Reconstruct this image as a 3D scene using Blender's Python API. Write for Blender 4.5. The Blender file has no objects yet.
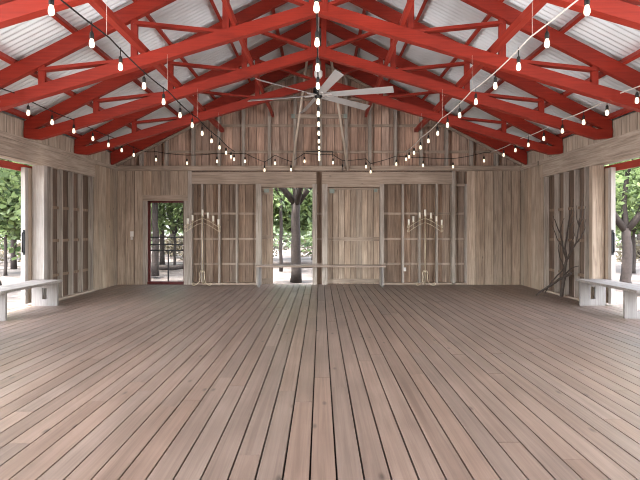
import bpy, bmesh, math, random
from mathutils import Vector, Matrix

random.seed(7)
S = bpy.context.scene
COL = S.collection
R = math.radians

# ------------------------------------------------------------------ camera
FOC = 500.0                                   # focal length in pixels of a 640 px wide frame
EYE = 1.33
cd = bpy.data.cameras.new('camera')
cd.sensor_width = 36.0
cd.lens = FOC / 640.0 * 36.0
cd.shift_x = -0.0008
cd.shift_y = -10.3 / 640.0
cd.clip_end = 400
cam = bpy.data.objects.new('camera', cd)
COL.objects.link(cam)
cam.location = (0, 0, EYE)
cam.rotation_euler = (R(90), 0, 0)
S.camera = cam

# ------------------------------------------------------------------ sky, sun, exposure
S.view_settings.view_transform = 'Standard'
S.view_settings.look = 'None'
S.view_settings.gamma = 1.0
S.view_settings.use_curve_mapping = False
S.view_settings.exposure = 3.1
S.cycles.use_denoising = True
S.cycles.filter_width = 1.1
S.cycles.max_bounces = 10
S.cycles.diffuse_bounces = 6
S.cycles.transparent_max_bounces = 12
S.cycles.sample_clamp_indirect = 6.0

W = bpy.data.worlds.new('sky')
S.world = W
W.use_nodes = True
wn = W.node_tree
wn.nodes.clear()
sky = wn.nodes.new('ShaderNodeTexSky')
sky.sky_type = 'NISHITA'
sky.sun_disc = False
sky.sun_elevation = R(66)
sky.sun_rotation = R(200)
sky.dust_density = 3.0
sky.air_density = 1.0
bgn = wn.nodes.new('ShaderNodeBackground')
bgn.inputs['Strength'].default_value = 0.38
wo = wn.nodes.new('ShaderNodeOutputWorld')
haze = wn.nodes.new('ShaderNodeHueSaturation')   # thin bright haze whitens the blue
haze.inputs['Saturation'].default_value = 0.45
wn.links.new(sky.outputs[0], haze.inputs['Color'])
wn.links.new(haze.outputs[0], bgn.inputs[0])
wn.links.new(bgn.outputs[0], wo.inputs[0])

sl = bpy.data.lights.new('sun', 'SUN')
sl.energy = 2.9
sl.angle = R(1.0)
sl.color = (1.0, 0.95, 0.88)
sun = bpy.data.objects.new('sun', sl)
COL.objects.link(sun)
sun.rotation_euler = (R(8), R(-20), 0)

def area(name, loc, rot, sx, sy, power, col=(1, 1, 1)):
    l = bpy.data.lights.new(name, 'AREA')
    l.shape = 'RECTANGLE'
    l.size, l.size_y, l.energy, l.color = sx, sy, power, col
    o = bpy.data.objects.new(name, l)
    COL.objects.link(o)
    o.location, o.rotation_euler = loc, rot
    return o

# added area lamps standing for daylight in the unseen pair of side openings
area('left_opening_fill', (-5.2, 2.4, 1.25), (R(90), 0, R(-90)), 2.8, 2.3, 85, (0.97, 0.98, 1.0))
area('right_opening_fill', (5.1, 2.4, 1.25), (R(90), 0, R(90)), 2.8, 2.3, 65, (0.97, 0.98, 1.0))

# ------------------------------------------------------------------ materials
def mat(name):
    m = bpy.data.materials.new(name)
    m.use_nodes = True
    n = m.node_tree
    n.nodes.clear()
    out = n.nodes.new('ShaderNodeOutputMaterial')
    b = n.nodes.new('ShaderNodeBsdfPrincipled')
    n.links.new(b.outputs[0], out.inputs[0])
    return m, n, b

def plain(name, col, rough=0.6, metal=0.0, var=0.12, scale=8.0, spec=0.3):
    m, n, b = mat(name)
    tc = n.nodes.new('ShaderNodeTexCoord')
    no = n.nodes.new('ShaderNodeTexNoise')
    no.inputs['Scale'].default_value = scale
    no.inputs['Detail'].default_value = 5
    n.links.new(tc.outputs['Object'], no.inputs['Vector'])
    mx = n.nodes.new('ShaderNodeMix'); mx.data_type = 'RGBA'
    mx.inputs['A'].default_value = (*[c * (1 - var) for c in col], 1)
    mx.inputs['B'].default_value = (*[min(1, c * (1 + var)) for c in col], 1)
    n.links.new(no.outputs['Fac'], mx.inputs['Factor'])
    n.links.new(mx.outputs['Result'], b.inputs['Base Color'])
    b.inputs['Roughness'].default_value = rough
    b.inputs['Metallic'].default_value = metal
    b.inputs['Specular IOR Level'].default_value = spec
    return m

def wood(name, dark, light, axis='z', rough=0.7, isl=0.35, hue=None, grain=38.0, along=1.6, spec=0.25, bump=0.25, knots=True):
    """Weathered boards: grain along one axis, each loose board its own tone."""
    m, n, b = mat(name)
    L = n.links
    tc = n.nodes.new('ShaderNodeTexCoord')
    ge = n.nodes.new('ShaderNodeNewGeometry')
    mu = n.nodes.new('ShaderNodeMath'); mu.operation = 'MULTIPLY'; mu.inputs[1].default_value = 53.0
    L.new(ge.outputs['Random Per Island'], mu.inputs[0])
    ad = n.nodes.new('ShaderNodeVectorMath'); ad.operation = 'ADD'
    L.new(tc.outputs['Object'], ad.inputs[0]); L.new(mu.outputs[0], ad.inputs[1])
    sc = {'x': (along, grain, grain), 'y': (grain, along, grain), 'z': (grain, grain, along)}[axis]
    mp = n.nodes.new('ShaderNodeVectorMath'); mp.operation = 'MULTIPLY'; mp.inputs[1].default_value = sc
    L.new(ad.outputs[0], mp.inputs[0])
    no = n.nodes.new('ShaderNodeTexNoise'); no.inputs['Scale'].default_value = 1.0
    no.inputs['Detail'].default_value = 6; no.inputs['Roughness'].default_value = 0.65; no.inputs['Distortion'].default_value = 0.6
    L.new(mp.outputs[0], no.inputs['Vector'])
    cr = n.nodes.new('ShaderNodeValToRGB')
    cr.color_ramp.elements[0].position = 0.32; cr.color_ramp.elements[0].color = (*dark, 1)
    cr.color_ramp.elements[1].position = 0.62; cr.color_ramp.elements[1].color = (*light, 1)
    L.new(no.outputs['Fac'], cr.inputs['Fac'])
    # large weather blotches
    n2 = n.nodes.new('ShaderNodeTexNoise'); n2.inputs['Scale'].default_value = 1.3; n2.inputs['Detail'].default_value = 4
    L.new(ad.outputs[0], n2.inputs['Vector'])
    # tone per board
    mr = n.nodes.new('ShaderNodeMapRange'); mr.inputs['To Min'].default_value = 1 - isl * 0.6; mr.inputs['To Max'].default_value = 1 + isl * 0.5
    L.new(ge.outputs['Random Per Island'], mr.inputs['Value'])
    m2 = n.nodes.new('ShaderNodeMapRange'); m2.inputs['From Min'].default_value = 0.3; m2.inputs['From Max'].default_value = 0.7
    m2.inputs['To Min'].default_value = 0.82; m2.inputs['To Max'].default_value = 1.16
    L.new(n2.outputs['Fac'], m2.inputs['Value'])
    pr = n.nodes.new('ShaderNodeMath'); pr.operation = 'MULTIPLY'
    L.new(mr.outputs[0], pr.inputs[0]); L.new(m2.outputs[0], pr.inputs[1])
    vm = n.nodes.new('ShaderNodeVectorMath'); vm.operation = 'SCALE'
    L.new(cr.outputs['Color'], vm.inputs[0]); L.new(pr.outputs[0], vm.inputs['Scale'])
    col = vm.outputs[0]
    if hue:                                    # some boards redder than others
        wn_ = n.nodes.new('ShaderNodeTexWhiteNoise'); wn_.noise_dimensions = '1D'
        L.new(mu.outputs[0], wn_.inputs['W'])
        mx = n.nodes.new('ShaderNodeMix'); mx.data_type = 'RGBA'; mx.blend_type = 'MULTIPLY'
        mx.inputs['B'].default_value = (*hue, 1)
        L.new(wn_.outputs['Value'], mx.inputs['Factor']); L.new(col, mx.inputs['A'])
        col = mx.outputs['Result']
    if knots:
        sk = {'x': (1.0, 2.6, 2.6), 'y': (2.6, 1.0, 2.6), 'z': (2.6, 2.6, 1.0)}[axis]
        ks = n.nodes.new('ShaderNodeVectorMath'); ks.operation = 'MULTIPLY'; ks.inputs[1].default_value = sk
        L.new(ad.outputs[0], ks.inputs[0])
        vo = n.nodes.new('ShaderNodeTexVoronoi'); vo.inputs['Scale'].default_value = 1.1
        if axis == 'y':
            vo.voronoi_dimensions = '2D'; vo.inputs['Scale'].default_value = 0.9
        L.new(ks.outputs[0], vo.inputs['Vector'])
        kr = n.nodes.new('ShaderNodeMapRange'); kr.inputs['From Min'].default_value = 0.012; kr.inputs['From Max'].default_value = 0.05
        kr.inputs['To Min'].default_value = 0.75; kr.inputs['To Max'].default_value = 0.0
        L.new(vo.outputs['Distance'], kr.inputs['Value'])
        kx = n.nodes.new('ShaderNodeMix'); kx.data_type = 'RGBA'
        kx.inputs['B'].default_value = (*[c * 0.25 for c in dark], 1)
        L.new(kr.outputs[0], kx.inputs['Factor']); L.new(col, kx.inputs['A'])
        col = kx.outputs['Result']
    L.new(col, b.inputs['Base Color'])
    b.inputs['Roughness'].default_value = rough
    b.inputs['Specular IOR Level'].default_value = spec
    bu = n.nodes.new('ShaderNodeBump'); bu.inputs['Strength'].default_value = bump; bu.inputs['Distance'].default_value = 0.004
    L.new(no.outputs['Fac'], bu.inputs['Height']); L.new(bu.outputs[0], b.inputs['Normal'])
    return m

M = {}
M['deck'] = wood('deck_boards', (0.153, 0.113, 0.090), (0.234, 0.178, 0.145), 'y', rough=0.42, isl=0.16, hue=(1.0, 0.92, 0.87), grain=30, along=0.7, spec=0.5)
M['under'] = plain('under_deck_shade', (0.012, 0.009, 0.008), 0.9)  # near black, stands in for the shade under the deck
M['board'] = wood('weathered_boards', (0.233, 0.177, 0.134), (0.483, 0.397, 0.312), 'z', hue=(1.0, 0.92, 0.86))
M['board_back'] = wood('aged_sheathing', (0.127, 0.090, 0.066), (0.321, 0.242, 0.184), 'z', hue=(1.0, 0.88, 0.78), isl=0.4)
M['board_shaded'] = wood('shaded_brown_sheathing', (0.070, 0.049, 0.037), (0.170, 0.125, 0.096), 'z', hue=(1.0, 0.88, 0.78), isl=0.3)  # side-bay sheathing darkened to deepen the shade between the studs
M['gable'] = wood('gable_sheathing', (0.232, 0.157, 0.122), (0.512, 0.373, 0.293), 'z', hue=(1.0, 0.90, 0.84), isl=0.35)
M['stud'] = wood('stud_timber', (0.215, 0.179, 0.147), (0.440, 0.385, 0.330), 'z', isl=0.2)
M['rail_x'] = wood('crosswise_timber', (0.229, 0.172, 0.130), (0.430, 0.344, 0.271), 'x', isl=0.2)
M['rail_y'] = wood('lengthwise_timber', (0.239, 0.182, 0.140), (0.456, 0.378, 0.304), 'y', isl=0.2)
M['frieze'] = wood('frieze_boards', (0.240, 0.185, 0.140), (0.483, 0.397, 0.312), 'z', isl=0.2)
M['jamb_daylit'] = wood('daylit_jamb', (0.301, 0.268, 0.238), (0.392, 0.359, 0.326), 'z', isl=0.1, knots=False)  # daylight on left jambs and side-door edges put into a paler wood
M['soffit_lit'] = wood('lit_soffit', (0.36, 0.32, 0.285), (0.47, 0.43, 0.39), 'y', isl=0.1, knots=False)  # lintel paled for the light bounced up from the ground
M['bench_y'] = wood('bench_seat_boards', (0.156, 0.135, 0.119), (0.246, 0.221, 0.197), 'y', isl=0.2)
M['bench_x'] = wood('bench_seat_planks', (0.20, 0.15, 0.12), (0.32, 0.25, 0.20), 'x', isl=0.2)
M['bench_leg'] = wood('bench_leg_boards', (0.167, 0.150, 0.135), (0.239, 0.218, 0.201), 'z', isl=0.15, knots=False)
M['red'] = wood('red_painted_timber', (0.201, 0.015, 0.007), (0.278, 0.023, 0.011), 'x', rough=0.5, isl=0.12, spec=0.35, bump=0.12, knots=False)
M['red_z'] = wood('red_painted_posts', (0.201, 0.015, 0.007), (0.278, 0.023, 0.011), 'z', rough=0.5, isl=0.12, spec=0.35, bump=0.12, knots=False)
M['red_y_lit'] = wood('red_runners_lit', (0.248, 0.022, 0.012), (0.331, 0.035, 0.019), 'y', rough=0.5, isl=0.12, spec=0.35, bump=0.12, knots=False)  # lightened copy of the red, for light caught by purlins and runners
M['roof'] = plain('galvanised_sheet', (0.76, 0.82, 0.84), 0.45, 0.10, 0.06, 3.0, 0.5)
M['black'] = plain('black_iron', (0.012, 0.012, 0.013), 0.45, 0.3)
M['dark_red'] = plain('dark_red_paint', (0.075, 0.011, 0.009), 0.5)
M['steel'] = plain('pale_steel', (0.62, 0.60, 0.57), 0.35, 0.35, 0.06)
M['blade'] = plain('fan_blade_metal', (0.50, 0.49, 0.48), 0.4, 0.2, 0.05)
M['bracket'] = plain('green_grey_steel', (0.26, 0.30, 0.26), 0.5, 0.3)
M['pole'] = plain('raw_pole_timber', (0.56, 0.48, 0.39), 0.6)
M['brass'] = plain('pale_brass', (0.56, 0.47, 0.34), 0.38, 0.4, 0.15, 30)
M['wax'] = plain('ivory_wax', (0.80, 0.76, 0.66), 0.45, 0, 0.04)
M['plastic'] = plain('white_plastic', (0.72, 0.70, 0.66), 0.4, 0, 0.03)
M['cable'] = plain('black_cable', (0.014, 0.013, 0.012), 0.6)
M['cable_white'] = plain('white_cable', (0.66, 0.62, 0.56), 0.6)
M['twig'] = plain('dry_bark', (0.060, 0.046, 0.038), 0.85, 0, 0.5, 25)
M['bark'] = plain('rough_bark', (0.028, 0.021, 0.018), 0.9, 0, 0.6, 14)

def bulb_mat():
    m, n, b = mat('lit_bulb')
    b.inputs['Base Color'].default_value = (1, 0.9, 0.75, 1)
    b.inputs['Emission Color'].default_value = (1.0, 0.80, 0.52, 1)
    b.inputs['Emission Strength'].default_value = 0.19
    return m
M['bulb'] = bulb_mat()
M['bulb_off'] = plain('unlit_bulb', (0.16, 0.13, 0.11), 0.15, 0, 0.05)

def leaf_mat(name, a, c):
    m, n, b = mat(name)
    L = n.links
    ge = n.nodes.new('ShaderNodeNewGeometry')
    cr = n.nodes.new('ShaderNodeValToRGB')
    cr.color_ramp.elements[0].color = (*a, 1)
    cr.color_ramp.elements[1].color = (*c, 1)
    L.new(ge.outputs['Random Per Island'], cr.inputs['Fac'])
    L.new(cr.outputs[0], b.inputs['Base Color'])
    b.inputs['Roughness'].default_value = 0.5
    tr = n.nodes.new('ShaderNodeBsdfTranslucent')
    L.new(cr.outputs[0], tr.inputs['Color'])
    mx = n.nodes.new('ShaderNodeMixShader'); mx.inputs[0].default_value = 0.6
    out = [x for x in n.nodes if x.type == 'OUTPUT_MATERIAL'][0]
    L.new(b.outputs[0], mx.inputs[1]); L.new(tr.outputs[0], mx.inputs[2])
    L.new(mx.outputs[0], out.inputs[0])
    return m
M['leaf'] = leaf_mat('oak_leaves', (0.04, 0.07, 0.025), (0.23, 0.30, 0.12))
M['leaf_far'] = leaf_mat('distant_leaves', (0.06, 0.09, 0.05), (0.24, 0.29, 0.16))

M['brush'] = leaf_mat('dry_brush', (0.045, 0.038, 0.026), (0.16, 0.135, 0.09))

def ground_mat():
    m, n, b = mat('dry_ground')
    L = n.links
    tc = n.nodes.new('ShaderNodeTexCoord')
    a = n.nodes.new('ShaderNodeTexNoise'); a.inputs['Scale'].default_value = 0.7; a.inputs['Detail'].default_value = 8; a.inputs['Roughness'].default_value = 0.7
    L.new(tc.outputs['Object'], a.inputs['Vector'])
    cr = n.nodes.new('ShaderNodeValToRGB')
    e = cr.color_ramp.elements
    e[0].position = 0.40; e[0].color = (0.028, 0.020, 0.016, 1)
    e[1].position = 0.60; e[1].color = (0.155, 0.128, 0.111, 1)
    x = e.new(0.50); x.color = (0.078, 0.059, 0.049, 1)
    L.new(a.outputs['Fac'], cr.inputs['Fac'])
    L.new(cr.outputs[0], b.inputs['Base Color'])
    b.inputs['Roughness'].default_value = 0.95
    return m
M['ground'] = ground_mat()

def screen_mat():
    m, n, b = mat('insect_screen')
    L = n.links
    b.inputs['Base Color'].default_value = (0.03, 0.03, 0.035, 1)
    b.inputs['Roughness'].default_value = 0.8
    t = n.nodes.new('ShaderNodeBsdfTransparent')
    mx = n.nodes.new('ShaderNodeMixShader'); mx.inputs[0].default_value = 0.16
    out = [x for x in n.nodes if x.type == 'OUTPUT_MATERIAL'][0]
    L.new(t.outputs[0], mx.inputs[1]); L.new(b.outputs[0], mx.inputs[2]); L.new(mx.outputs[0], out.inputs[0])
    return m
M['screen'] = screen_mat()

# ------------------------------------------------------------------ mesh helpers
class MB:
    def __init__(self):
        self.bm = bmesh.new()
    def hexa(self, v):
        vs = [self.bm.verts.new(p) for p in v]
        for f in ((0, 3, 2, 1), (4, 5, 6, 7), (0, 1, 5, 4), (1, 2, 6, 5), (2, 3, 7, 6), (3, 0, 4, 7)):
            self.bm.faces.new([vs[i] for i in f])
        return self
    def box(self, x0, x1, y0, y1, z0, z1):
        return self.hexa([(x0, y0, z0), (x1, y0, z0), (x1, y1, z0), (x0, y1, z0), (x0, y0, z1), (x1, y0, z1), (x1, y1, z1), (x0, y1, z1)])
    def slant(self, xa, za, xb, zb, h, y0, y1, cut=None):
        """Board between two points of the XZ plane: (x, z) is its lower edge, h its vertical depth, ends cut plumb."""
        return self.hexa([(xa, y0, za), (xb, y0, zb), (xb, y1, zb), (xa, y1, za), (xa, y0, za + h), (xb, y0, zb + h), (xb, y1, zb + h), (xa, y1, za + h)])
    def beam(self, p, q, w, h, up=(0, 0, 1)):
        p, q = Vector(p), Vector(q)
        d = (q - p).normalized()
        s = d.cross(Vector(up))
        if s.length < 1e-5:
            s = d.cross(Vector((0, 1, 0)))
        s.normalize()
        u = s.cross(d).normalized()
        s, u = s * w / 2, u * h / 2
        return self.hexa([p - s - u, p + s - u, q + s - u, q - s - u, p - s + u, p + s + u, q + s + u, q - s + u])
    def prism(self, pts, a, b):
        """Closed outline pts (3-D) extruded from offset a to offset b (vectors)."""
        a, b = Vector(a), Vector(b)
        lo = [self.bm.verts.new(Vector(p) + a) for p in pts]
        hi = [self.bm.verts.new(Vector(p) + b) for p in pts]
        k = len(pts)
        self.bm.faces.new(lo[::-1]); self.bm.faces.new(hi)
        for i in range(k):
            self.bm.faces.new((lo[i], lo[(i + 1) % k], hi[(i + 1) % k], hi[i]))
        return self
    def tube(self, pts, r, n=8, cap=True):
        pts = [Vector(p) for p in pts]
        rs = r if isinstance(r, (list, tuple)) else [r] * len(pts)
        rings = []
        ref = None
        for i, p in enumerate(pts):
            d = (pts[min(i + 1, len(pts) - 1)] - pts[max(i - 1, 0)]).normalized()
            if ref is None:
                ref = d.orthogonal().normalized()
            ref = (ref - d * ref.dot(d))
            ref = ref.normalized() if ref.length > 1e-6 else d.orthogonal().normalized()
            bi = d.cross(ref)
            rings.append([self.bm.verts.new(p + (ref * math.cos(2 * math.pi * k / n) + bi * math.sin(2 * math.pi * k / n)) * rs[i]) for k in range(n)])
        for a, b in zip(rings, rings[1:]):
            for k in range(n):
                f = self.bm.faces.new((a[k], a[(k + 1) % n], b[(k + 1) % n], b[k])); f.smooth = True
        if cap:
            self.bm.faces.new(rings[0][::-1]); self.bm.faces.new(rings[-1])
        return self
    def lathe(self, prof, c=(0, 0, 0), n=16):
        """prof: list of (radius, z)."""
        c = Vector(c)
        rings = []
        for r, z in prof:
            if r < 1e-5:
                rings.append([self.bm.verts.new(c + Vector((0, 0, z)))])
            else:
                rings.append([self.bm.verts.new(c + Vector((r * math.cos(2 * math.pi * k / n), r * math.sin(2 * math.pi * k / n), z))) for k in range(n)])
        for a, b in zip(rings, rings[1:]):
            for k in range(n):
                q = [a[k % len(a)], a[(k + 1) % len(a)], b[(k + 1) % len(b)], b[k % len(b)]]
                u = []
                for v in q:
                    if v not in u:
                        u.append(v)
                if len(u) >= 3:
                    f = self.bm.faces.new(u); f.smooth = True
        for e in (rings[0], rings[-1]):
            if len(e) > 2:
                try:
                    self.bm.faces.new(e)
                except ValueError:
                    pass
        return self
    def build(self, name, m, parent=None, loc=None, bevel=0.0):
        me = bpy.data.meshes.new(name)
        bmesh.ops.recalc_face_normals(self.bm, faces=self.bm.faces)
        self.bm.to_mesh(me)
        self.bm.free()
        me.materials.append(M[m] if isinstance(m, str) else m)
        o = bpy.data.objects.new(name, me)
        COL.objects.link(o)
        if parent:
            o.parent = parent
        if loc:
            o.location = loc
        if bevel:
            b = o.modifiers.new('bevel', 'BEVEL'); b.width = bevel; b.segments = 2; b.limit_method = 'ANGLE'
        return o

def tag(o, label=None, cat=None, group=None, kind=None):
    for k, v in (('label', label), ('category', cat), ('group', group), ('kind', kind)):
        if v:
            o[k] = v
    return o

def empty(name, loc=(0, 0, 0), rz=0.0):
    o = bpy.data.objects.new(name, None)
    o.empty_display_size = 0.1
    COL.objects.link(o)
    o.location = loc
    o.rotation_euler.z = rz
    return o

def copy_tree(o, parent=None):
    c = o.copy()
    COL.objects.link(c)
    c.parent = parent
    for ch in [x for x in list(COL.objects) if x.parent == o]:
        copy_tree(ch, c)
    return c

def at(px, py, Y):
    """The point at depth Y that lies on the ray through a surveyed picture point."""
    return Vector(((px - 320.5) * Y / FOC, Y, EYE + (229.7 - py) * Y / FOC))

# ------------------------------------------------------------------ the place: measures in metres
D = 12.10                      # inner face of the back wall
XL, XR = -4.92, 4.84           # inner faces of the side walls
XC = -0.03                     # ridge
TH = 0.21                      # wall thickness
Y0 = -2.4                      # open front end
ZW = 2.85                      # top of the wall plates
SL = 0.508                     # roof slope
ZR = 5.62                      # rafter top at the ridge
def roofz(x):
    return ZR - SL * abs(x - XC)

# floor: deck boards running away from the camera, with staggered butt joints
def floor():
    rnd = random.Random(3)
    f = MB()
    x = XL - TH - 0.02
    pw, gap = 0.1455, 0.011
    while x < XR + TH + 0.02:
        y = Y0 - 0.2
        end = D + TH
        nxt = y + rnd.uniform(1.2, 4.8)
        while y < end - 0.01:
            e = min(nxt, end)
            if end - e < 0.6:
                e = end
            f.box(x + gap / 2, x + pw - gap / 2, y, e - 0.003, -0.035, rnd.uniform(-0.0012, 0.0008))
            y = e
            nxt = y + rnd.choice((2.44, 3.05, 3.66, 4.27, 4.88))
        x += pw
    o = f.build('floor', 'deck')
    tag(o, kind='structure')
    MB().box(XL - TH, XR + TH, Y0 - 0.2, D + TH, -0.30, -0.04).build('gap_shade_sheet', 'under', o)  # dark sheet added below the board gaps to keep them black
floor()

def boards(f, axis, a0, a1, z0, z1, c0, c1, w=0.2, gap=0.014, top=None):
    """Upright boards side by side from a0 to a1; top(a) gives the height of a raked top."""
    k = max(1, round((a1 - a0) / w))
    st = (a1 - a0) / k
    for i in range(k):
        p, q = a0 + i * st + gap / 2, a0 + (i + 1) * st - gap / 2
        tp, tq = (top(p), top(q)) if top else (z1, z1)
        if axis == 'x':
            f.hexa([(p, c0, z0), (q, c0, z0), (q, c1, z0), (p, c1, z0), (p, c0, tp), (q, c0, tq), (q, c1, tq), (p, c1, tp)])
        else:
            f.hexa([(c0, p, z0), (c1, p, z0), (c1, q, z0), (c0, q, z0), (c0, p, tp), (c1, p, tp), (c1, q, tq), (c0, q, tq)])

# ------------------------------------------------------------------ back wall
def back_wall():
    root = tag(empty('wall_back', (0, 0, 0)), kind='structure')
    f0, f1 = D, D + 0.022                    # boards flush with the studs
    b0, b1 = D + 0.140, D + 0.16             # sheathing behind the studs
    # flush boarding: corners and above the door
    f = MB()
    boards(f, 'x', XL, -4.295, 0.0, 2.75, f0, f1, 0.205)
    boards(f, 'x', -4.295, -3.207, 2.17, 2.75, f0, f1, 0.205)
    boards(f, 'x', 3.545, XR, 0.0, 2.75, f0, f1, 0.205)
    f.build('boarding', 'board', root)
    # sheathing behind the open bays
    f = MB()
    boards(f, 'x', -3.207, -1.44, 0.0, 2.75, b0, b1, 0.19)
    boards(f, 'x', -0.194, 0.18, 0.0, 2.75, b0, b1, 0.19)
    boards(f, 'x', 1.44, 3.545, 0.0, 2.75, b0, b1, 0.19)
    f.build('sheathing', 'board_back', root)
    # outer skin so that no light leaks
    f = MB()
    f.box(XL - TH, -4.2, b1, D + TH, -0.2, 2.9)
    f.box(-4.2, -3.303, b1, D + TH, 2.03, 2.9)
    f.box(-3.303, -1.44, b1, D + TH, -0.2, 2.9)
    f.box(-1.44, -0.194, b1, D + TH, 2.363, 2.9)
    f.box(-0.194, 0.18, b1, D + TH, -0.2, 2.9)
    f.box(0.18, 1.44, b1, D + TH, 2.363, 2.9)
    f.box(1.44, XR + TH, b1, D + TH, -0.2, 2.9)
    f.build('outer_skin', 'board_back', root)
    # gable sheathing, raked to the roof
    g = MB()
    boards(g, 'x', XL - 0.1, XR + 0.1, 2.75, 3.2, b0, b1, 0.19, top=lambda x: roofz(x) + 0.07)
    g.build('gable_boarding', 'gable', root)
    MB().prism([(XL - 0.15, 0, 2.8), (XR + 0.15, 0, 2.8), (XR + 0.15, 0, roofz(XR + 0.15) + 0.06), (XC, 0, ZR + 0.06), (XL - 0.15, 0, roofz(XL - 0.15) + 0.06)],
               (0, b1 + 0.002, 0), (0, D + TH, 0)).build('gable_skin', 'board_back', root)
    # wall plate under the gable, and header boards
    MB().box(XL, XR, D - 0.045, D + 0.09, 2.755, 2.875).build('plate', 'rail_x', root)
    MB().box(-3.11, -0.10, D - 0.012, D + 0.09, 2.436, 2.726).build('header', 'rail_x', root)
    MB().box(0.036, 3.18, D - 0.012, D + 0.09, 2.436, 2.726).build('header', 'rail_x', root)
    # door casing
    MB().box(-4.295, -4.20, D - 0.02, D + 0.16, 0, 2.03).build('door_casing', 'stud', root)
    MB().box(-3.303, -3.207, D - 0.02, D + 0.16, 0, 2.03).build('door_casing', 'stud', root)
    MB().box(-4.295, -3.207, D - 0.02, D + 0.16, 2.03, 2.17).build('door_casing', 'rail_x', root)
    # posts at the openings
    for a, b, z in ((-3.207, -3.11, 2.75), (-1.56, -1.44, 2.436), (-0.194, -0.085, 2.436), (0.036, 0.17, 2.436), (1.44, 1.537, 2.436), (3.18, 3.26, 2.75)):
        MB().box(a, b, D - 0.012, D + 0.139, 0, z).build('post', 'stud', root)
    MB().box(-1.44, -0.194, D, D + 0.12, 2.363, 2.436).build('opening_head', 'rail_x', root)
    MB().box(0.17, 1.44, D, D + 0.12, 2.363, 2.436).build('opening_head', 'rail_x', root)
    # studs of the open bays
    for x in (-2.87, -2.455, -2.03, 2.0, 2.40, 2.82, 3.53):
        MB().box(x - 0.022, x + 0.022, D, D + 0.138, 0.04, 2.436).build('stud', 'stud', root)
    # blocking between the studs
    bays = [(-3.11, -2.892), (-2.848, -2.477), (-2.433, -2.052), (-2.008, -1.56), (1.537, 1.978), (2.022, 2.378), (2.422, 2.798), (2.842, 3.18), (3.26, 3.508), (-0.085, 0.036)]
    for a, b in bays:
        for z in (1.70, 1.08, 0.47):
            MB().box(a, b, D + 0.10, D + 0.1385, z, z + 0.05).build('blocking', 'rail_x', root)
    MB().box(3.26, 3.508, D + 0.05, D + 0.1385, 2.39, 2.45).build('blocking', 'rail_x', root)
    for a, b in ((-3.11, -1.56), (1.537, 3.545)):
        MB().box(a, b, D - 0.012, D + 0.139, 0, 0.042).build('sole_plate', 'rail_x', root)
    # gable studs and blocking
    xs = [-4.36, -3.74, -3.09, -2.46, -1.87, -1.24, -0.62, 0.0, 0.62, 1.20, 1.82, 2.44, 3.06, 3.66, 4.27]
    for x in xs:
        MB().box(x - 0.035, x + 0.035, D, D + 0.138, 2.875, roofz(x) - 0.12).build('gable_stud', 'stud', root)
    for a, b in zip(xs, xs[1:]):
        for z in (3.20, 3.84, 4.48):
            if z + 0.1 < roofz(max(abs(a), abs(b))) - 0.1:
                MB().box(a + 0.035, b - 0.035, D + 0.09, D + 0.1385, z, z + 0.06).build('gable_blocking', 'rail_x', root)
    for sgn in (-1, 1):
        xe = XL if sgn < 0 else XR
        MB().slant(XC, ZR - 0.27, xe, roofz(xe) - 0.27, 0.25, D - 0.05, D - 0.005).build('gable_rafter', 'rail_x', root)
    # collar board with the two steel connectors
    c = MB().box(-0.70, 0.64, D - 0.03, D - 0.002, 4.02, 4.12).build('collar', 'rail_x', root)
    for x in (-0.66, 0.60):
        MB().box(x - 0.045, x + 0.045, D - 0.045, D - 0.031, 4.02, 4.12).build('connector_plate', 'bracket', c)
back_wall()

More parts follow.
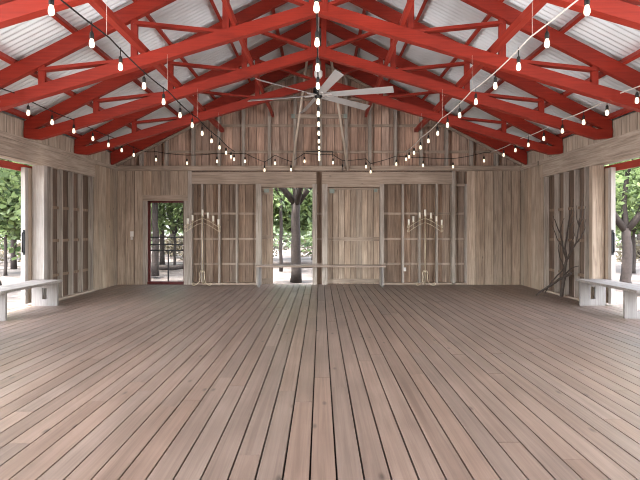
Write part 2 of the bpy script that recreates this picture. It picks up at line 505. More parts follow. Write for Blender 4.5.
# ------------------------------------------------------------------ side walls
OPEN = [(5.75, 8.9), (0.9, 3.9)]              # sliding-door openings along each side; nearer pair unseen, added to admit light
def side_wall(sgn):
    name = 'wall_left' if sgn < 0 else 'wall_right'
    X = XL if sgn < 0 else XR
    root = tag(empty(name), kind='structure')
    def bx(f, d0, d1, y0, y1, z0, z1):        # d = distance outwards from the inner face
        a, b = X + sgn * d0, X + sgn * d1
        f.box(min(a, b), max(a, b), y0, y1, z0, z1)
        return f
    def brd(f, y0, y1, z0, z1, d0, d1, w=0.2):
        a, b = X + sgn * d0, X + sgn * d1
        boards(f, 'y', y0, y1, z0, z1, min(a, b), max(a, b), w)
    f = MB(); brd(f, 10.87, D, 0, 2.757, 0.0, 0.022, 0.2)
    f.build('boarding', 'board', root)
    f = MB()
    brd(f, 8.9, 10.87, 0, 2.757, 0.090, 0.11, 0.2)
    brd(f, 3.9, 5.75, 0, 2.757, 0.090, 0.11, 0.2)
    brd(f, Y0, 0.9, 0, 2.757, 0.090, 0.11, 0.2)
    f.build('sheathing', 'board_shaded', root)
    f = MB()
    bx(f, 0.111, TH, 9.0, D + TH, -0.2, 2.757)
    bx(f, 0.111, TH, 3.9, 5.75, -0.2, 2.757)
    bx(f, 0.111, TH, Y0, 0.9, -0.2, 2.757)
    bx(f, 0.05, TH, Y0, D + TH, 2.757, 3.16)
    f.build('outer_skin', 'board_back', root)
    bx(MB(), -0.012, 0.10, Y0, 10.87, 2.475, 2.757).build('header', 'rail_y', root)
    bx(MB(), 0.10, TH, Y0, 10.87, 2.475, 2.757).build('lintel', 'soffit_lit', root)
    bx(MB(), -0.03, TH, Y0, D, 2.757, ZW).build('plate', 'rail_y', root)
    f = MB(); brd(f, Y0, D, ZW, 3.14, 0.022, 0.048, 0.2)
    f.build('frieze_boarding', 'frieze', root)
    for a, b in OPEN:
        bx(MB(), 0.0, TH, b, b + 0.11, 0, 2.475).build('jamb_post', 'jamb_daylit' if sgn < 0 else 'board', root)
        bx(MB(), 0.0, TH, a - 0.11, a, 0, 2.475).build('jamb_post', 'board', root)
    for y in (9.16, 9.53, 9.94, 10.33, 10.80):
        bx(MB(), 0.0, 0.088, y - 0.02, y + 0.02, 0.04, 2.475).build('stud', 'stud', root)
        if y < 10.7:
            for z in (1.72, 1.10, 0.45):
                bx(MB(), 0.055, 0.0885, y + 0.021, y + 0.36, z, z + 0.05).build('blocking', 'board_back', root)
    for y in (4.2, 4.6, 5.0, 5.4):
        bx(MB(), 0.0, 0.088, y - 0.02, y + 0.02, 0.04, 2.475).build('stud', 'stud', root)
    bx(MB(), -0.012, 0.088, 9.01, 10.87, 0, 0.042).build('sole_plate', 'rail_y', root)
    bx(MB(), -0.012, 0.088, 3.9, 5.64, 0, 0.042).build('sole_plate', 'rail_y', root)
    # red fascia of the door track, outside the openings
    bx(MB(), TH + 0.16, TH + 0.20, 0.5, 11.2, 2.37, 2.49).build('track_fascia', 'red_y_lit', root)
side_wall(-1)
side_wall(1)

def front_wall():
    root = tag(empty('wall_front'), kind='structure')
    f = MB()
    boards(f, 'x', XL, -1.6, 0, 2.75, Y0 - 0.16, Y0 - 0.14, 0.2)
    boards(f, 'x', 1.6, XR, 0, 2.75, Y0 - 0.16, Y0 - 0.14, 0.2)
    boards(f, 'x', XL, XR, 2.45, 2.75, Y0 - 0.16, Y0 - 0.14, 0.2, top=lambda x: roofz(x) + 0.07)
    f.build('boarding', 'board', root)
    MB().prism([(XL - 0.15, 0, -0.2), (-1.6, 0, -0.2), (-1.6, 0, 2.45), (1.6, 0, 2.45), (1.6, 0, -0.2), (XR + 0.15, 0, -0.2), (XR + 0.15, 0, roofz(XR + 0.15) + 0.06), (XC, 0, ZR + 0.06), (XL - 0.15, 0, roofz(XL - 0.15) + 0.06)],
               (0, Y0 - 0.21, 0), (0, Y0 - 0.162, 0)).build('outer_skin', 'board_back', root)
front_wall()

# ------------------------------------------------------------------ roof
def roof():
    root = tag(empty('ceiling'), kind='structure')
    pitch, amp, n = 0.1, 0.013, 6
    ya, yb = Y0 - 0.6, D + 0.8
    for sgn in (-1, 1):
        bm = bmesh.new()
        k = int((yb - ya) / pitch * n)
        prev = None
        xe = XC + sgn * 5.95
        for i in range(k + 1):
            y = ya + i * pitch / n
            dz = amp * math.cos(2 * math.pi * i / n)
            a = bm.verts.new((XC, y, ZR + 0.105 + dz))
            b = bm.verts.new((xe, y, roofz(xe) + 0.105 + dz))
            if prev:
                fc = bm.faces.new((prev[0], prev[1], b, a)); fc.smooth = True
            prev = (a, b)
        me = bpy.data.meshes.new('roof_sheet'); bm.to_mesh(me); bm.free()
        me.materials.append(M['roof'])
        o = bpy.data.objects.new('roof_sheet', me); COL.objects.link(o); o.parent = root
        s = o.modifiers.new('thickness', 'SOLIDIFY'); s.thickness = 0.002
        for d in (0.10, 0.82, 1.64, 2.46, 3.28, 4.10, 4.84, 5.75):
            x = XC + sgn * d
            MB().beam((x, Y0 - 0.3, roofz(x) + 0.046), (x, D + 0.6, roofz(x) + 0.046), 0.05, 0.088, up=(sgn * SL, 0, 1)).build('purlin', 'red_y_lit', root)
    MB().slant(XC - 0.2, ZR + 0.03, XC, ZR + 0.13, 0.012, ya, yb).slant(XC, ZR + 0.13, XC + 0.2, ZR + 0.03, 0.012, ya, yb).build('ridge_cap', 'roof', root)
roof()

# ------------------------------------------------------------------ trusses
def chord(x):                                  # lower edge of the sloping bottom chord
    return 4.215 - 0.298 * abs(x - XC)
def truss(Y, label):
    t = tag(empty('roof_truss', (0, Y, 0)), label, 'truss', 'red scissor trusses under the roof')
    for sgn in (-1, 1):
        xe = (XL if sgn < 0 else XR)
        MB().slant(XC, ZR - 0.215, xe, roofz(xe) - 0.215, 0.213, -0.04, 0.04).build('rafter', 'red', t)
        xh = xe - sgn * 0.24
        pts = [(XC, 0, chord(XC)), (xh, 0, chord(xh)), (xe, 0, ZW + 0.002), (xe, 0, ZW + 0.16), (xh, 0, chord(xh) + 0.165), (XC, 0, chord(XC) + 0.165)]
        MB().prism(pts, (0, -0.055, 0), (0, 0.055, 0)).build('bottom_chord', 'red', t)
        for d in (1.24, 2.47, 3.71):
            x = XC + sgn * d
            MB().box(x - 0.045, x + 0.045, -0.022, 0.022, chord(x) + 0.10, roofz(x) - 0.20).build('vertical_web', 'red_z', t)
        for d0, d1 in ((1.24, 0.08), (2.47, 1.24), (3.71, 2.47)):
            xa, xb = XC + sgn * d0, XC + sgn * d1
            MB().beam((xa, 0, roofz(xa) - 0.26), (xb, 0, chord(xb) + 0.13), 0.042, 0.10, up=(0, 1, 0)).build('diagonal_web', 'red', t)
    for dx in (-0.085, 0.085):
        MB().box(XC + dx - 0.042, XC + dx + 0.042, -0.06, 0.06, chord(XC) + 0.02, ZR - 0.12).build('king_post', 'red_z', t)
    return t
truss(4.83, 'red scissor truss nearest the camera, cut off by the picture top')
truss(6.72, 'second red scissor truss from the camera, above the bench ends')
truss(8.34, 'red scissor truss just in front of the ceiling fan')
truss(10.04, 'farthest red scissor truss, just behind the ceiling fan')
gr = tag(empty('gable_rafter_pair', (0, 11.76, 0)), 'dark red rafter pair without bottom chord against the plank gable', 'rafter')
for sgn in (-1, 1):
    xe = (XL if sgn < 0 else XR)
    MB().slant(XC, ZR - 0.292, xe, roofz(xe) - 0.292, 0.29, -0.04, 0.04).build('rafter', 'red', gr)

# long red runners lying on the bottom chords
for d, w, side in ((-2.34, 0.085, 'left outer'), (2.34, 0.085, 'right outer'), (-1.12, 0.05, 'left inner'), (1.12, 0.05, 'right inner')):
    x = XC + d
    z = chord(x) + 0.168
    o = MB().box(x - w / 2, x + w / 2, Y0, D, z, z + 0.09 - 0.001).build('bracing_runner', 'red_y_lit')
    tag(o, {'left outer': 'wide red runner along the truss chords on the left slope',
            'right outer': 'wide red runner along the truss chords on the right slope',
            'left inner': 'narrow red runner just left of the king posts',
            'right inner': 'narrow red runner just right of the king posts'}[side], 'runner', 'red runners across the trusses')

# ------------------------------------------------------------------ doors
def screen_door():
    d = tag(empty('door_1', (-3.7515, D + 0.07, 0)), kind='structure')
    x0, x1, z1 = -4.20 + 3.7515, -3.303 + 3.7515, 2.03
    for a, b in ((x0, x0 + 0.055), (x1 - 0.035, x1)):
        MB().box(a, b, 0.0, 0.06, 0.0, z1).build('frame_stile', 'dark_red', d)
    MB().box(x0, x1, 0.0, 0.06, z1 - 0.045, z1 - 0.001).build('frame_head', 'dark_red', d)
    MB().box(x0, x1, -0.05, 0.10, 0.001, 0.07).build('threshold', 'dark_red', d)
    MB().box(x0 + 0.055, x1 - 0.035, 0.028, 0.031, 0.07, z1 - 0.045).build('screen', 'screen', d)
    for z in (1.13, 0.955, 0.81):
        MB().box(x0 + 0.055, x1 - 0.035, 0.008, 0.026, z, z + 0.032).build('push_bar', 'black', d)
    xm = -3.69 + 3.7515 - 0.02
    MB().box(xm - 0.015, xm + 0.015, 0.010, 0.026, 0.07, 0.81).build('lower_mullion', 'black', d)
screen_door()

def plank_door(name, x0, x1, z0, z1, y, rails, hang):
    d = tag(empty(name, ((x0 + x1) / 2, y, 0)), kind='structure')
    c = (x0 + x1) / 2
    f = MB(); boards(f, 'x', x0 - c, x1 - c, z0, z1, 0.0, 0.03, 0.145)
    f.build('door_boards', 'board', d)
    MB().box(x0 - c, x1 - c, 0.0305, 0.036, z0, z1).build('door_light_stop', 'board_back', d)  # sheet added so no daylight shows through the board gaps
    for z in rails:
        MB().box(x0 - c + 0.005, x1 - c - 0.005, -0.03, -0.001, z, z + 0.10).build('door_rail', 'rail_x', d)
    for hx in hang:
        MB().box(hx - c - 0.06, hx - c + 0.06, -0.02, -0.0005, z1 - 0.10, z1 - 0.01).build('hanger', 'bracket', d)
    return d
plank_door('door_2', -2.4, -1.174, -0.06, 2.46, D + TH + 0.05, (2.2, 1.1, 0.03), (-1.33,))
plank_door('door_3', 0.15, 1.46, -0.06, 2.46, D + TH + 0.05, (1.05, 0.02), ())
# rail, hanger and edge stiles that show on the closed right-hand door
t3 = tag(empty('trim_1', (0.81, D + 0.125, 0)), kind='structure')
MB().box(-0.64, 0.63, 0.0, 0.03, 2.31, 2.345).build('door_track', 'rail_x', t3)
MB().box(-0.59, -0.47, -0.012, -0.0005, 2.22, 2.33).build('hanger', 'bracket', t3)
MB().box(0.50, 0.58, -0.012, -0.0005, 2.25, 2.33).build('hanger', 'bracket', t3)
t2 = tag(empty('trim_2', (-0.81, D + 0.125, 0)), kind='structure')
MB().box(-0.63, -0.36, 0.0, 0.03, 2.31, 2.345).build('door_track', 'rail_x', t2)
MB().box(-0.57, -0.45, -0.012, -0.0005, 2.24, 2.33).build('hanger', 'bracket', t2)

def side_door(name, sgn):
    X = (XL if sgn < 0 else XR) + sgn * (TH + 0.02)
    d = tag(empty(name, (X, 8.72, 0)), kind='structure')
    f = MB()
    a, b = sorted((0.0, sgn * 0.035))
    boards(f, 'y', 0.09, 2.3, 0.03, 2.42, a, b, 0.15)
    f.build('door_boards', 'board', d)
    a, b = sorted((0.0, sgn * 0.075))
    MB().box(a, b, 0.0, 0.09, 0.03, 2.42).build('edge_stile', 'jamb_daylit', d)
    h = empty('handle_mount')
    hx = sgn * -0.0
    h2 = MB()
    xa = sgn * 0.022
    h2.tube([(xa, 0.0, 0.93), (xa, -0.045, 0.95), (xa, -0.045, 1.27), (xa, 0.0, 1.29)], 0.014)
    h2.box(xa - 0.02, xa + 0.02, -0.006, -0.0005, 0.89, 1.33)
    bpy.data.objects.remove(h)
    h2.build('handle', 'black', d)
side_door('door_4', -1)
side_door('door_5', 1)

# ------------------------------------------------------------------ benches
def leg_panel(cx, w, z1, t):
    """A bench end board across the seat (local y) with an upright slot and a notch at the foot."""
    f = MB()
    h = w / 2
    s0, s1 = -0.04, 0.04
    f.box(cx - t / 2, cx + t / 2, -h, s0, 0, z1)
    f.box(cx - t / 2, cx + t / 2, s1, h, 0, z1)
    f.box(cx - t / 2, cx + t / 2, s0, s1, 0, 0.115)
    f.box(cx - t / 2, cx + t / 2, s0, s1, z1 - 0.09, z1)
    return f
def bench(length, width, height, legs, loc, rz, label, seat, legm='bench_leg', middle=True):
    b = tag(empty('bench', loc, rz), label, 'bench', 'long plank benches along the walls')
    n = 3
    pw = width / n
    for i in range(n):
        MB().box(-length / 2, length / 2, -width / 2 + i * pw + 0.003, -width / 2 + (i + 1) * pw - 0.003, height - 0.042, height).build('seat_plank', seat, b, bevel=0.004)
    for cx in legs:
        leg_panel(cx, width - 0.05, height - 0.0425, 0.04).build('leg', legm, b)
    if middle:
        MB().box(min(legs) + 0.02, max(legs) - 0.02, -0.018, 0.018, height - 0.085, height - 0.0425).build('stretcher', legm, b)
    return b
bench(1.72, 0.50, 0.445, (-0.70, 0.74), (-4.82, 8.01, 0.001), R(90), 'whitish plank bench in front of the left opening', 'bench_y')
bench(1.72, 0.50, 0.460, (-0.52, 0.76), (4.775, 8.02, 0.001), R(90), 'whitish plank bench beside the bare branch, by right opening', 'bench_y')
bench(3.02, 0.34, 0.50, (-1.44, 1.44), (0.0, 11.72, 0.001), 0, 'long thin brown bench along the back wall under two openings', 'bench_x', middle=False)

# ------------------------------------------------------------------ candelabra and candles
def spiral(c, r0, r1, a0, a1, k, ux, y=0.0):
    out = []
    for i in range(k + 1):
        t = i / k
        r, a = r0 + (r1 - r0) * t, a0 + (a1 - a0) * t
        out.append((c[0] + ux * r * math.cos(a), y, c[1] + r * math.sin(a)))
    return out
def candelabrum(loc, label, spots, side):
    c = tag(empty('candelabrum', loc), label, 'candelabrum', 'tall brass floor candelabra')
    MB().tube([(0, 0, 0.05), (0, 0, 1.66)], 0.013, 10).lathe([(0.0, 0.30), (0.028, 0.31), (0.034, 0.34), (0.02, 0.37), (0.0, 0.375)]).build('pole', 'brass', c)
    for nm, za, zb in (('upper_rail', 1.60, 1.375), ('lower_rail', 1.50, 1.275)):
        f = MB()
        for s in (-1, 1):
            pts = [(0, 0, za), (s * 0.14, 0, za - 0.055), (s * 0.28, 0, (za + zb) / 2 - 0.03), (s * 0.40, 0, zb)]
            pts += spiral((s * 0.40, zb + 0.03), 0.03, 0.012, -math.pi / 2, math.pi, 10, s)[1:]
            f.tube(pts, 0.008, 6)
        f.build(nm, 'brass', c)
    def railz(x):
        ax = abs(x)
        pts = [(0, 1.60), (0.14, 1.545), (0.28, 1.4575), (0.40, 1.375)]
        for (a, b), (p, q) in zip(pts, pts[1:]):
            if ax <= p + 1e-6:
                return b + (q - b) * (ax - a) / (p - a)
        return 1.375
    for x in spots:
        z = railz(x)
        MB().tube([(x, 0, z - 0.09), (x, 0, z + 0.055)], 0.006, 6).lathe([(0.0, 0.03), (0.012, 0.032), (0.034, 0.052), (0.036, 0.062), (0.0, 0.062)], (x, 0, z), 12).build('candle_cup', 'brass', c)
    for a in (R(200), R(340), R(90)):
        pts = [(0, 0.32), (0.045, 0.36), (0.075, 0.30), (0.06, 0.2), (0.08, 0.10), (0.15, 0.035), (0.22, 0.012), (0.265, 0.03), (0.268, 0.065), (0.24, 0.08), (0.222, 0.06)]
        sc = 0.62 if a == R(90) else 0.9
        MB().tube([(r * math.cos(a) * sc, r * math.sin(a) * sc, z) for r, z in pts], 0.009, 6).build('leg', 'brass', c)
    order = ['leftmost', 'second from the left', 'third from the left', 'fourth from the left', 'fifth from the left', 'sixth from the left', 'rightmost']
    for i, x in enumerate(spots):
        nm = 'rightmost' if i == len(spots) - 1 else order[i]
        h = 0.145 if abs(x) < 0.05 else 0.125
        z = railz(x) + 0.0625
        o = MB().lathe([(0.0, 0), (0.024, 0.0), (0.0245, h - 0.004), (0.021, h), (0.009, h - 0.006), (0.0, h - 0.006)], n=14).build('candle', 'wax', None, (loc[0] + x, loc[1], loc[2] + z))
        w = MB().tube([(0, 0, h - 0.006), (0.002, 0, h + 0.012)], 0.0018, 5).build('wick', 'black', o)
        tag(o, 'ivory pillar candle, %s on the candelabrum %s' % (nm, side), 'candle', 'candles on the candelabrum ' + side)
candelabrum((-2.80, 11.86, 0.001), 'tall brass floor candelabrum beside the screen door', (-0.35, -0.235, 0.0, 0.13, 0.255, 0.38), 'beside the screen door')
candelabrum((2.48, 11.86, 0.001), 'tall brass floor candelabrum in front of the right studs, away from any door', (-0.385, -0.275, -0.125, 0.0, 0.14, 0.27, 0.395), 'near the right corner')

# ------------------------------------------------------------------ ceiling fan
def fan():
    z = 3.80
    c = tag(empty('ceiling_fan', (-0.04, 9.2, z)), 'large six-blade silver ceiling fan on a long rod', 'ceiling fan')
    MB().tube([(0, 0, 0.13), (0, 0, roofz(-0.04) - z + 0.02)], 0.018, 10).build('down_rod', 'steel', c)
    MB().lathe([(0, -0.05), (0.05, -0.05), (0.075, -0.02), (0.075, 0.03), (0.10, 0.05), (0.10, 0.12), (0.05, 0.16), (0.0, 0.17)], n=20).build('motor_housing', 'black', c)
    MB().lathe([(0, 0.30), (0.04, 0.31), (0.075, 0.36), (0.075, 0.44), (0.03, 0.48), (0, 0.48)], n=18).build('rod_cover', 'plastic', c)
    for k in range(6):
        a = R(16 + 60 * k)
        e = Vector((math.cos(a), -math.sin(a), 0))
        s = Vector((math.sin(a), math.cos(a), 0))
        tw = Vector((0, 0, 1)) * -0.034
        r0, r1, hw = 0.14, 1.38, 0.078
        f = MB()
        p = [e * r0 - s * hw * 0.7 - tw * 0.7, e * r0 + s * hw * 0.7 + tw * 0.7, e * r1 + s * hw * 0.92 + tw, e * r1 - s * hw * 0.92 - tw]
        u = Vector((0, 0, 0.010))
        f.hexa([p[0], p[3], p[2], p[1], p[0] + u, p[3] + u, p[2] + u, p[1] + u])
        b = f.build('blade', 'blade', c)
        MB().beam(e * 0.05, e * 0.26 - u, 0.05, 0.018).build('blade_arm', 'steel', b)
fan()

# leaning poles that brace the ridge of the last truss against the gable plate
for (p, q, lab) in (((-0.69, 12.02, 2.76), (-0.22, 10.15, 5.15), 'thin pale pole slanting down to the gable plate, left of the fan'),
                    ((0.66, 12.02, 2.76), (0.16, 10.15, 5.15), 'thin pale pole slanting down to the gable plate, right of the fan')):
    o = MB().tube([p, q], 0.026, 8).build('pole', 'pole')
    tag(o, lab, 'pole', 'slanting poles at the gable')

# small dark bracket shelf on the gable
o = MB().box(-0.36, 0.30, D - 0.05, D - 0.002, 3.205, 3.22).box(0.285, 0.30, D - 0.05, D - 0.002, 3.09, 3.20).build('angle_bracket', 'black')
tag(o, 'thin dark angle bracket on the plank gable above the plate', 'bracket')

# ------------------------------------------------------------------ string lights
def bulb_mesh(m):
    f = MB().lathe([(0.0, -0.098), (0.013, -0.094), (0.0215, -0.082), (0.0235, -0.066), (0.021, -0.045), (0.016, -0.026), (0.013, -0.014), (0.0, -0.014)], n=12)
    return f
SOCK = MB().lathe([(0.0, 0.138), (0.0045, 0.138), (0.0045, 0.055), (0.012, 0.045), (0.019, 0.03), (0.02, -0.012), (0.015, -0.018), (0.0, -0.018)], n=10).build('socket', 'cable')
BULB = bulb_mesh('bulb').build('bulb', 'bulb', SOCK)
used = [False]
def string_lights(label, pts, bulbs, cable, hangers=(), off=()):
    """pts: where the cable is held; bulbs: glass centres that hang from it."""
    root = tag(empty('string_lights', pts[0]), label, 'string lights', 'festoon strings of bare bulbs')
    o0 = Vector(pts[0])
    line = []
    for a, b in zip(pts, pts[1:]):
        a, b = Vector(a), Vector(b)
        L = (b - a).length
        for i in range(8):
            t = i / 8
            line.append(a.lerp(b, t) - Vector((0, 0, 4 * t * (1 - t) * 0.018 * L)) - o0)
    line.append(Vector(pts[-1]) - o0)
    MB().tube(line, 0.0075, 6).build('cable', cable, root)
    for h in hangers:
        MB().tube([Vector(h[0]) - o0, Vector(h[1]) - o0], 0.0016, 5).build('hanger_wire', 'cable_white', root)
    for i, p in enumerate(bulbs):
        p = Vector(p) - o0
        if not used[0]:
            s, b = SOCK, BULB
            used[0] = True
        else:
            s = SOCK.copy(); b = BULB.copy()
            COL.objects.link(s); COL.objects.link(b)
        b.parent = s
        s.parent = root
        s.location = p + Vector((0, 0, 0.064))
        if i in off:
            b.data = BULB.data.copy(); b.data.materials.clear(); b.data.materials.append(M['bulb_off'])
            b['label'] = 'unlit dark bulb'
    return root
def run(x, zb, ys):
    return [(x, y, zb) for y in ys]
def along(x, z, ya, yb):
    ys = [y for y in (ya, 4.83, 6.72, 8.34, 10.04) if y >= ya] + [yb]
    return [(x, y, z) for y in ys]
def hang(x, z):
    return [((x, y - 0.06, chord(x) + 0.05), (x, y - 0.06, z)) for y in (4.83, 6.72, 8.34, 10.04)]
ZB = 2.985                                     # height of the bulbs
ZC = ZB + 0.20
YS = [3.75 + 0.665 * i for i in range(13)]
string_lights('central string of lit bulbs running straight away under the ridge', along(-0.03, ZC, 1.0, 11.86), run(-0.03, ZB, [3.02] + [y * 1.0 for y in (3.74, 4.44, 5.13, 5.78, 6.50, 7.19, 7.88, 8.62, 9.40, 10.15, 10.85, 11.40, 11.80)]), 'cable', hang(-0.03, ZC))
xl, xr = -2.04, 2.02
YD = (3.05, 3.79, 4.46, 5.10, 5.78, 6.5, 7.26, 7.95, 8.62, 9.36, 10.1, 10.8, 11.40, 11.80)
string_lights('bulb string left of centre running to the gable under the left slope', along(xl, ZC, 1.0, 11.86), run(xl, ZB, YD), 'cable', hang(xl, ZC))
string_lights('bulb string right of centre on pale cord under the right slope', along(xr, ZC, 1.0, 11.86), run(xr, ZB, YD), 'cable_white', hang(xr, ZC))
YE = (5.6, 6.32, 6.98, 7.60, 8.27, 8.96, 9.62, 10.26, 10.92)
string_lights('outermost bulb string along the left wall eave', along(-4.08, 3.155, 3.0, 11.7), run(-4.08, 2.955, YE), 'cable')
string_lights('outermost bulb string along the right wall eave on pale cord', along(4.0, 3.155, 3.0, 11.7), run(4.0, 2.955, YE), 'cable_white')
gy = 11.92
gb = [at(px, py, gy) for px, py in ((156, 160), (187, 163.5), (217, 161.6), (245, 161.6), (264.5, 170.4), (275, 163.5), (291, 170), (304.5, 161.6), (333, 163), (342.5, 169), (366, 167), (370.6, 172), (396.3, 164.4), (423, 165.7), (453, 167), (484, 161))]
gp = [(-4.08, 11.72, 3.155)] + [(p.x, gy, p.z + 0.20) for p in gb] + [(4.0, 11.72, 3.155)]
string_lights('crosswise bulb string draped over the gable plate at the back', gp, gb, 'cable', off=(9,))

# ------------------------------------------------------------------ small wall fittings
s = tag(empty('light_switch', at(132, 234, D)), 'white light switch on the boards beside the screen door', 'light switch')
MB().box(-0.04, 0.04, -0.009, -0.001, -0.065, 0.065).build('cover_plate', 'plastic', s, bevel=0.003)
MB().box(-0.008, 0.008, -0.02, -0.009, -0.014, 0.014).build('toggle', 'plastic', s)
MB().box(-0.022, 0.022, -0.03, -0.001, -0.14, -0.075).build('junction_box', 'steel', s)
o = MB().box(-0.03, 0.03, -0.012, -0.001, -0.045, 0.045).build('outlet_cover', 'plastic', None, (2.04, D + 0.0, 0.37), bevel=0.003)
tag(o, 'small white outlet cover low on a stud, left of a candelabrum', 'outlet')

# ------------------------------------------------------------------ bare branch against the right wall
def branch():
    def pt(px, py, off=0.0):
        Y = min(9.84, 4.70 * FOC / (px - 320.5)) + off
        return at(px, py, Y)
    b = tag(empty('bare_branch', (4.68, 9.84, 0.0)), 'bare leafless branch standing against the right wall studs', 'branch')
    o0 = Vector((4.68, 9.84, 0.0))
    def add(f, pts, r0, r1):
        q = [Vector(p) - o0 for p in pts]
        for p in q:
            p.z = max(p.z, r1 + 0.004 - 0.0)
        # small kinks
        rr = random.Random(int(pts[0].x * 1000) + len(pts))
        fine = []
        for a, c in zip(q, q[1:]):
            for i in range(3):
                t = i / 3
                k = 0.012 if (i and a.z > 0.1) else 0
                fine.append(a.lerp(c, t) + Vector((-abs(rr.uniform(-k, k)), rr.uniform(-k, k), rr.uniform(-k, k))))
        fine.append(q[-1])
        n = len(fine)
        f.tube(fine, [r0 + (r1 - r0) * i / (n - 1) for i in range(n)], 7)
    f = MB()
    add(f, [pt(561.5, 297), pt(563, 285), pt(564.5, 276), pt(566.5, 260)], 0.036, 0.026)
    f.build('main_stem', 'twig', b)
    limbs = [
        ([(566.5, 260), (563, 247), (560.5, 234), (556, 223), (553.5, 216)], 0.02, 0.005),
        ([(566.5, 260), (571, 252), (576, 243), (579, 226), (581, 212), (584, 194)], 0.022, 0.005),
        ([(566.5, 260), (565.5, 243), (568, 228), (571, 214), (572.5, 206)], 0.02, 0.005),
        ([(576, 243), (581, 238), (585, 228), (586, 219)], 0.013, 0.004),
        ([(560.5, 234), (562, 224), (564.5, 218)], 0.011, 0.004),
        ([(563, 247), (557.5, 240), (553, 227), (552.5, 222)], 0.011, 0.004),
        ([(568, 228), (573, 222), (574, 212), (573.5, 199)], 0.011, 0.004),
        ([(579, 226), (576.5, 216), (577, 205)], 0.010, 0.004),
        ([(579, 226), (583.5, 218), (586, 206)], 0.010, 0.004),
        ([(565.5, 270), (560, 258), (558, 248), (561, 241)], 0.014, 0.004),
        ([(570, 254), (570, 245), (574.5, 235), (574, 224)], 0.012, 0.004),
        ([(565, 274), (572, 268), (579, 266)], 0.014, 0.005),
    ]
    for pts, r0, r1 in limbs:
        f = MB(); add(f, [pt(x, y) for x, y in pts], r0, r1)
        f.build('limb', 'twig', b)
    for pts, r0, r1 in (([(536, 296.8), (543, 290), (550.5, 285.5), (558, 280), (564, 277.5), (571, 273)], 0.018, 0.028), ([(545, 292.5), (552, 281), (560, 273), (566, 266)], 0.012, 0.014)):
        f = MB(); add(f, [pt(x, y, 0.06 if x < 556 else 0.0) for x, y in pts], r0, r1)
        f.build('low_limb', 'twig', b)
branch()

# ------------------------------------------------------------------ outside: ground, trees, far woods
GZ = -0.36
def ground():
    bm = bmesh.new()
    rnd = random.Random(5)
    n = 60
    xs = [-90 + 180 * i / n for i in range(n + 1)]
    ys = [-60 + 180 * i / n for i in range(n + 1)]
    g = [[bm.verts.new((x, y, GZ + (0.0 if (-8 < x < 8 and -8 < y < 17) else rnd.uniform(-0.12, 0.10)))) for x in xs] for y in ys]
    for j in range(n):
        for i in range(n):
            bm.faces.new((g[j][i], g[j][i + 1], g[j + 1][i + 1], g[j + 1][i])).smooth = True
    me = bpy.data.meshes.new('ground'); bm.to_mesh(me); bm.free()
    me.materials.append(M['ground'])
    o = bpy.data.objects.new('ground', me); COL.objects.link(o)
    tag(o, kind='structure')
ground()

def leaf_mass(name, m, seed, blobs, count, size, parent=None):
    rnd = random.Random(seed)
    vs, fs = [], []
    for _ in range(count):
        c, r = rnd.choice(blobs)
        while True:
            d = Vector((rnd.uniform(-1, 1), rnd.uniform(-1, 1), rnd.uniform(-1, 1)))
            if d.length < 1:
                break
        p = Vector(c) + d * r
        a = Vector((rnd.gauss(0, 1), rnd.gauss(0, 1), rnd.gauss(0, 0.6))).normalized()
        b = a.cross(Vector((rnd.gauss(0, 1), rnd.gauss(0, 1), rnd.gauss(0, 1)))).normalized()
        s = size * rnd.uniform(0.6, 1.3)
        k = len(vs)
        vs += [p - a * s, p + b * s * 0.55, p + a * s, p - b * s * 0.55]
        fs.append((k, k + 1, k + 2, k + 3))
    me = bpy.data.meshes.new(name)
    me.from_pydata([tuple(v) for v in vs], [], fs)
    me.materials.append(M[m])
    o = bpy.data.objects.new(name, me); COL.objects.link(o)
    if parent:
        o.parent = parent
    return o

def tree(x, y, r, h, crown_r, label, seed, fork=None, low=1.6, leaves=3000, group='trees around the pavilion', lean=0.0, spread=1.0, size=0.11):
    rnd = random.Random(seed)
    t = tag(empty('tree', (x, y, GZ - 0.02)), label, 'tree', group)
    fk = fork or h * 0.45
    f = MB()
    tips = []
    pts = [(lean * fk * (z / fk) + rnd.uniform(-0.02, 0.02), rnd.uniform(-0.03, 0.03), z) for z in [fk * i / 7 for i in range(8)]]
    f.tube(pts, [r * (1.15 if i == 0 else 1.0 - 0.03 * i) for i in range(8)], 12)
    top = Vector(pts[-1])
    f.build('trunk', 'bark', t)
    nb = 5
    for k in range(nb):
        a = 2 * math.pi * k / nb + rnd.uniform(-0.4, 0.4)
        q = [top - Vector((0, 0, 0.1))]
        dirv = Vector((math.cos(a) * 0.6, math.sin(a) * 0.6, 1.0)).normalized()
        ln = (h - fk) * rnd.uniform(0.6, 0.85)
        for i in range(1, 6):
            dirv = (dirv + Vector((rnd.uniform(-0.25, 0.25), rnd.uniform(-0.25, 0.25), rnd.uniform(-0.1, 0.15)))).normalized()
            q.append(q[-1] + dirv * ln / 5)
        g = MB().tube(q, [r * 0.62 * (1 - i / 6.5) for i in range(6)], 8)
        g.build('bough', 'bark', t)
        tips += q[2:]
    blobs = [(p, crown_r * rnd.uniform(0.3, 0.5)) for p in tips]
    for _ in range(10):
        a = rnd.uniform(0, 2 * math.pi)
        rr = crown_r * rnd.uniform(0.45, 1.0) * spread
        blobs.append((Vector((math.cos(a) * rr, math.sin(a) * rr, rnd.uniform(low + 0.6, h))), crown_r * rnd.uniform(0.25, 0.42)))
    leaf_mass('foliage', 'leaf', seed + 100, blobs, leaves, size, t)
    return t

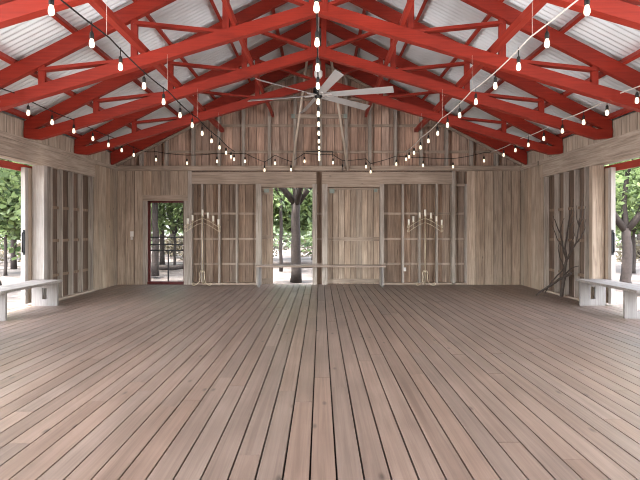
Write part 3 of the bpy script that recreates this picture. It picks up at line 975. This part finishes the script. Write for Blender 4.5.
# behind the back wall
tree(-0.80, 16.3, 0.175, 8.5, 2.6, 'thick dark trunk standing in the middle of the back opening', 11, fork=2.6, low=2.4, leaves=4500)
tree(-1.62, 20.5, 0.075, 6.5, 2.0, 'slim trunk left of the thick trunk in the back opening', 12, fork=3.0, low=2.0, leaves=2600)
tree(-0.35, 27.0, 0.13, 8.0, 3.2, 'leafy tree well behind the thick trunk in the back opening', 13, low=0.9, leaves=4000, size=0.19)
tree(-3.2, 29.0, 0.15, 8.5, 3.2, 'bushy tree at left far behind the back opening', 14, low=0.8, leaves=4000, size=0.19)
tree(-6.12, 18.5, 0.13, 7.0, 2.3, 'dark trunk close behind the screen door at its left', 15, fork=2.8, low=1.5, leaves=6000)
tree(-7.6, 24.0, 0.12, 7.5, 3.0, 'leafy tree filling the top of the screen door', 16, low=0.9, leaves=4500, size=0.19)
tree(-9.5, 32.0, 0.14, 9.0, 3.6, 'far leafy tree seen through the screen door', 17, low=0.8, leaves=4000, size=0.22)
# left opening
tree(-8.75, 13.55, 0.14, 7.0, 2.2, 'brown trunk at the picture edge beyond the left bench', 18, fork=2.6, low=1.3, leaves=6500, lean=-0.2)
tree(-13.2, 21.5, 0.12, 7.5, 3.0, 'leafy tree across the clearing outside the left opening', 19, low=0.6, leaves=4750, size=0.18)
tree(-18.5, 27.0, 0.14, 8.5, 3.6, 'farthest leafy tree outside the left opening', 20, low=0.6, leaves=4000, size=0.22)
tree(-16.5, 30.5, 0.14, 9.0, 3.8, 'far bushy tree hugging the door edge in the left opening', 21, low=0.6, leaves=4000, size=0.22)
# right opening
tree(8.75, 14.3, 0.15, 7.0, 2.3, 'forked grey trunk right outside the right opening', 22, fork=1.75, low=1.7, leaves=6500)
tree(13.4, 21.5, 0.12, 7.5, 3.0, 'leafy tree across the clearing outside the right opening', 23, low=1.1, leaves=4500, size=0.18)
tree(18.5, 29.0, 0.14, 8.5, 3.6, 'farthest leafy tree outside the right opening', 24, low=0.9, leaves=4000, size=0.20)

# leafy young trees that close the gaps with low crowns
tree(-1.35, 24.5, 0.06, 5.0, 2.0, 'young leafy tree low behind the slim trunk, back opening', 31, fork=1.6, low=1.0, leaves=4500, size=0.16)
tree(-6.3, 21.6, 0.06, 5.2, 2.0, 'young leafy tree in the upper half of the screen door', 32, fork=1.6, low=1.1, leaves=2600, size=0.16)
tree(-11.6, 18.4, 0.06, 5.2, 2.0, 'young leafy tree with pale leaves outside the left opening', 33, fork=1.6, low=1.0, leaves=5000, size=0.15)
tree(12.1, 19.3, 0.06, 5.2, 2.0, 'young leafy tree with low crown outside the right opening', 34, fork=1.7, low=1.3, leaves=5000, size=0.15)

# fallen logs on the ground behind the back wall
def log(p, q, r, label):
    p, q = Vector(p), Vector(q)
    o = MB().tube([p.lerp(q, i / 5) + Vector((0, 0.04 * math.sin(i * 2), 0.02 * math.cos(i * 3))) for i in range(6)], [r * (1 - 0.07 * i) for i in range(6)], 9).build('fallen_log', 'bark')
    tag(o, label, 'log', 'fallen logs behind the back wall')
log((-3.4, 22.2, GZ + 0.10), (-1.1, 22.7, GZ + 0.16), 0.10, 'fallen log lying on the bright ground behind the slim trunk')
log((-0.9, 21.0, GZ + 0.18), (1.4, 21.6, GZ + 0.30), 0.14, 'fallen log lying right of the thick trunk')
log((-7.4, 19.6, GZ + 0.12), (-5.0, 20.6, GZ + 0.20), 0.13, 'fallen log on the ground behind the screen door')

def treeline():
    rnd = random.Random(77)
    blobs = []
    for i in range(330):
        a = R(rnd.uniform(-62, 62))
        d = rnd.uniform(42, 62)
        r = rnd.uniform(1.4, 2.8)
        blobs.append(((math.sin(a) * d, math.cos(a) * d, GZ + rnd.uniform(0.6, 10.5)), r))
    o = leaf_mass('treeline', 'leaf_far', 5, blobs, 50000, 0.27)
    tag(o, 'pale green far woodland beyond the clearing all around', 'woodland', kind='stuff')
treeline()

def brush():
    rnd = random.Random(78)
    blobs = []
    for i in range(150):
        a = R(rnd.uniform(-55, 55))
        d = rnd.uniform(27, 42)
        blobs.append(((math.sin(a) * d, math.cos(a) * d, GZ + rnd.uniform(0.1, 1.0)), rnd.uniform(0.5, 1.2)))
    o = leaf_mass('undergrowth', 'brush', 6, blobs, 16000, 0.13)
    tag(o, 'grey brown dry undergrowth in front of the far woodland', 'undergrowth', kind='stuff')
brush()
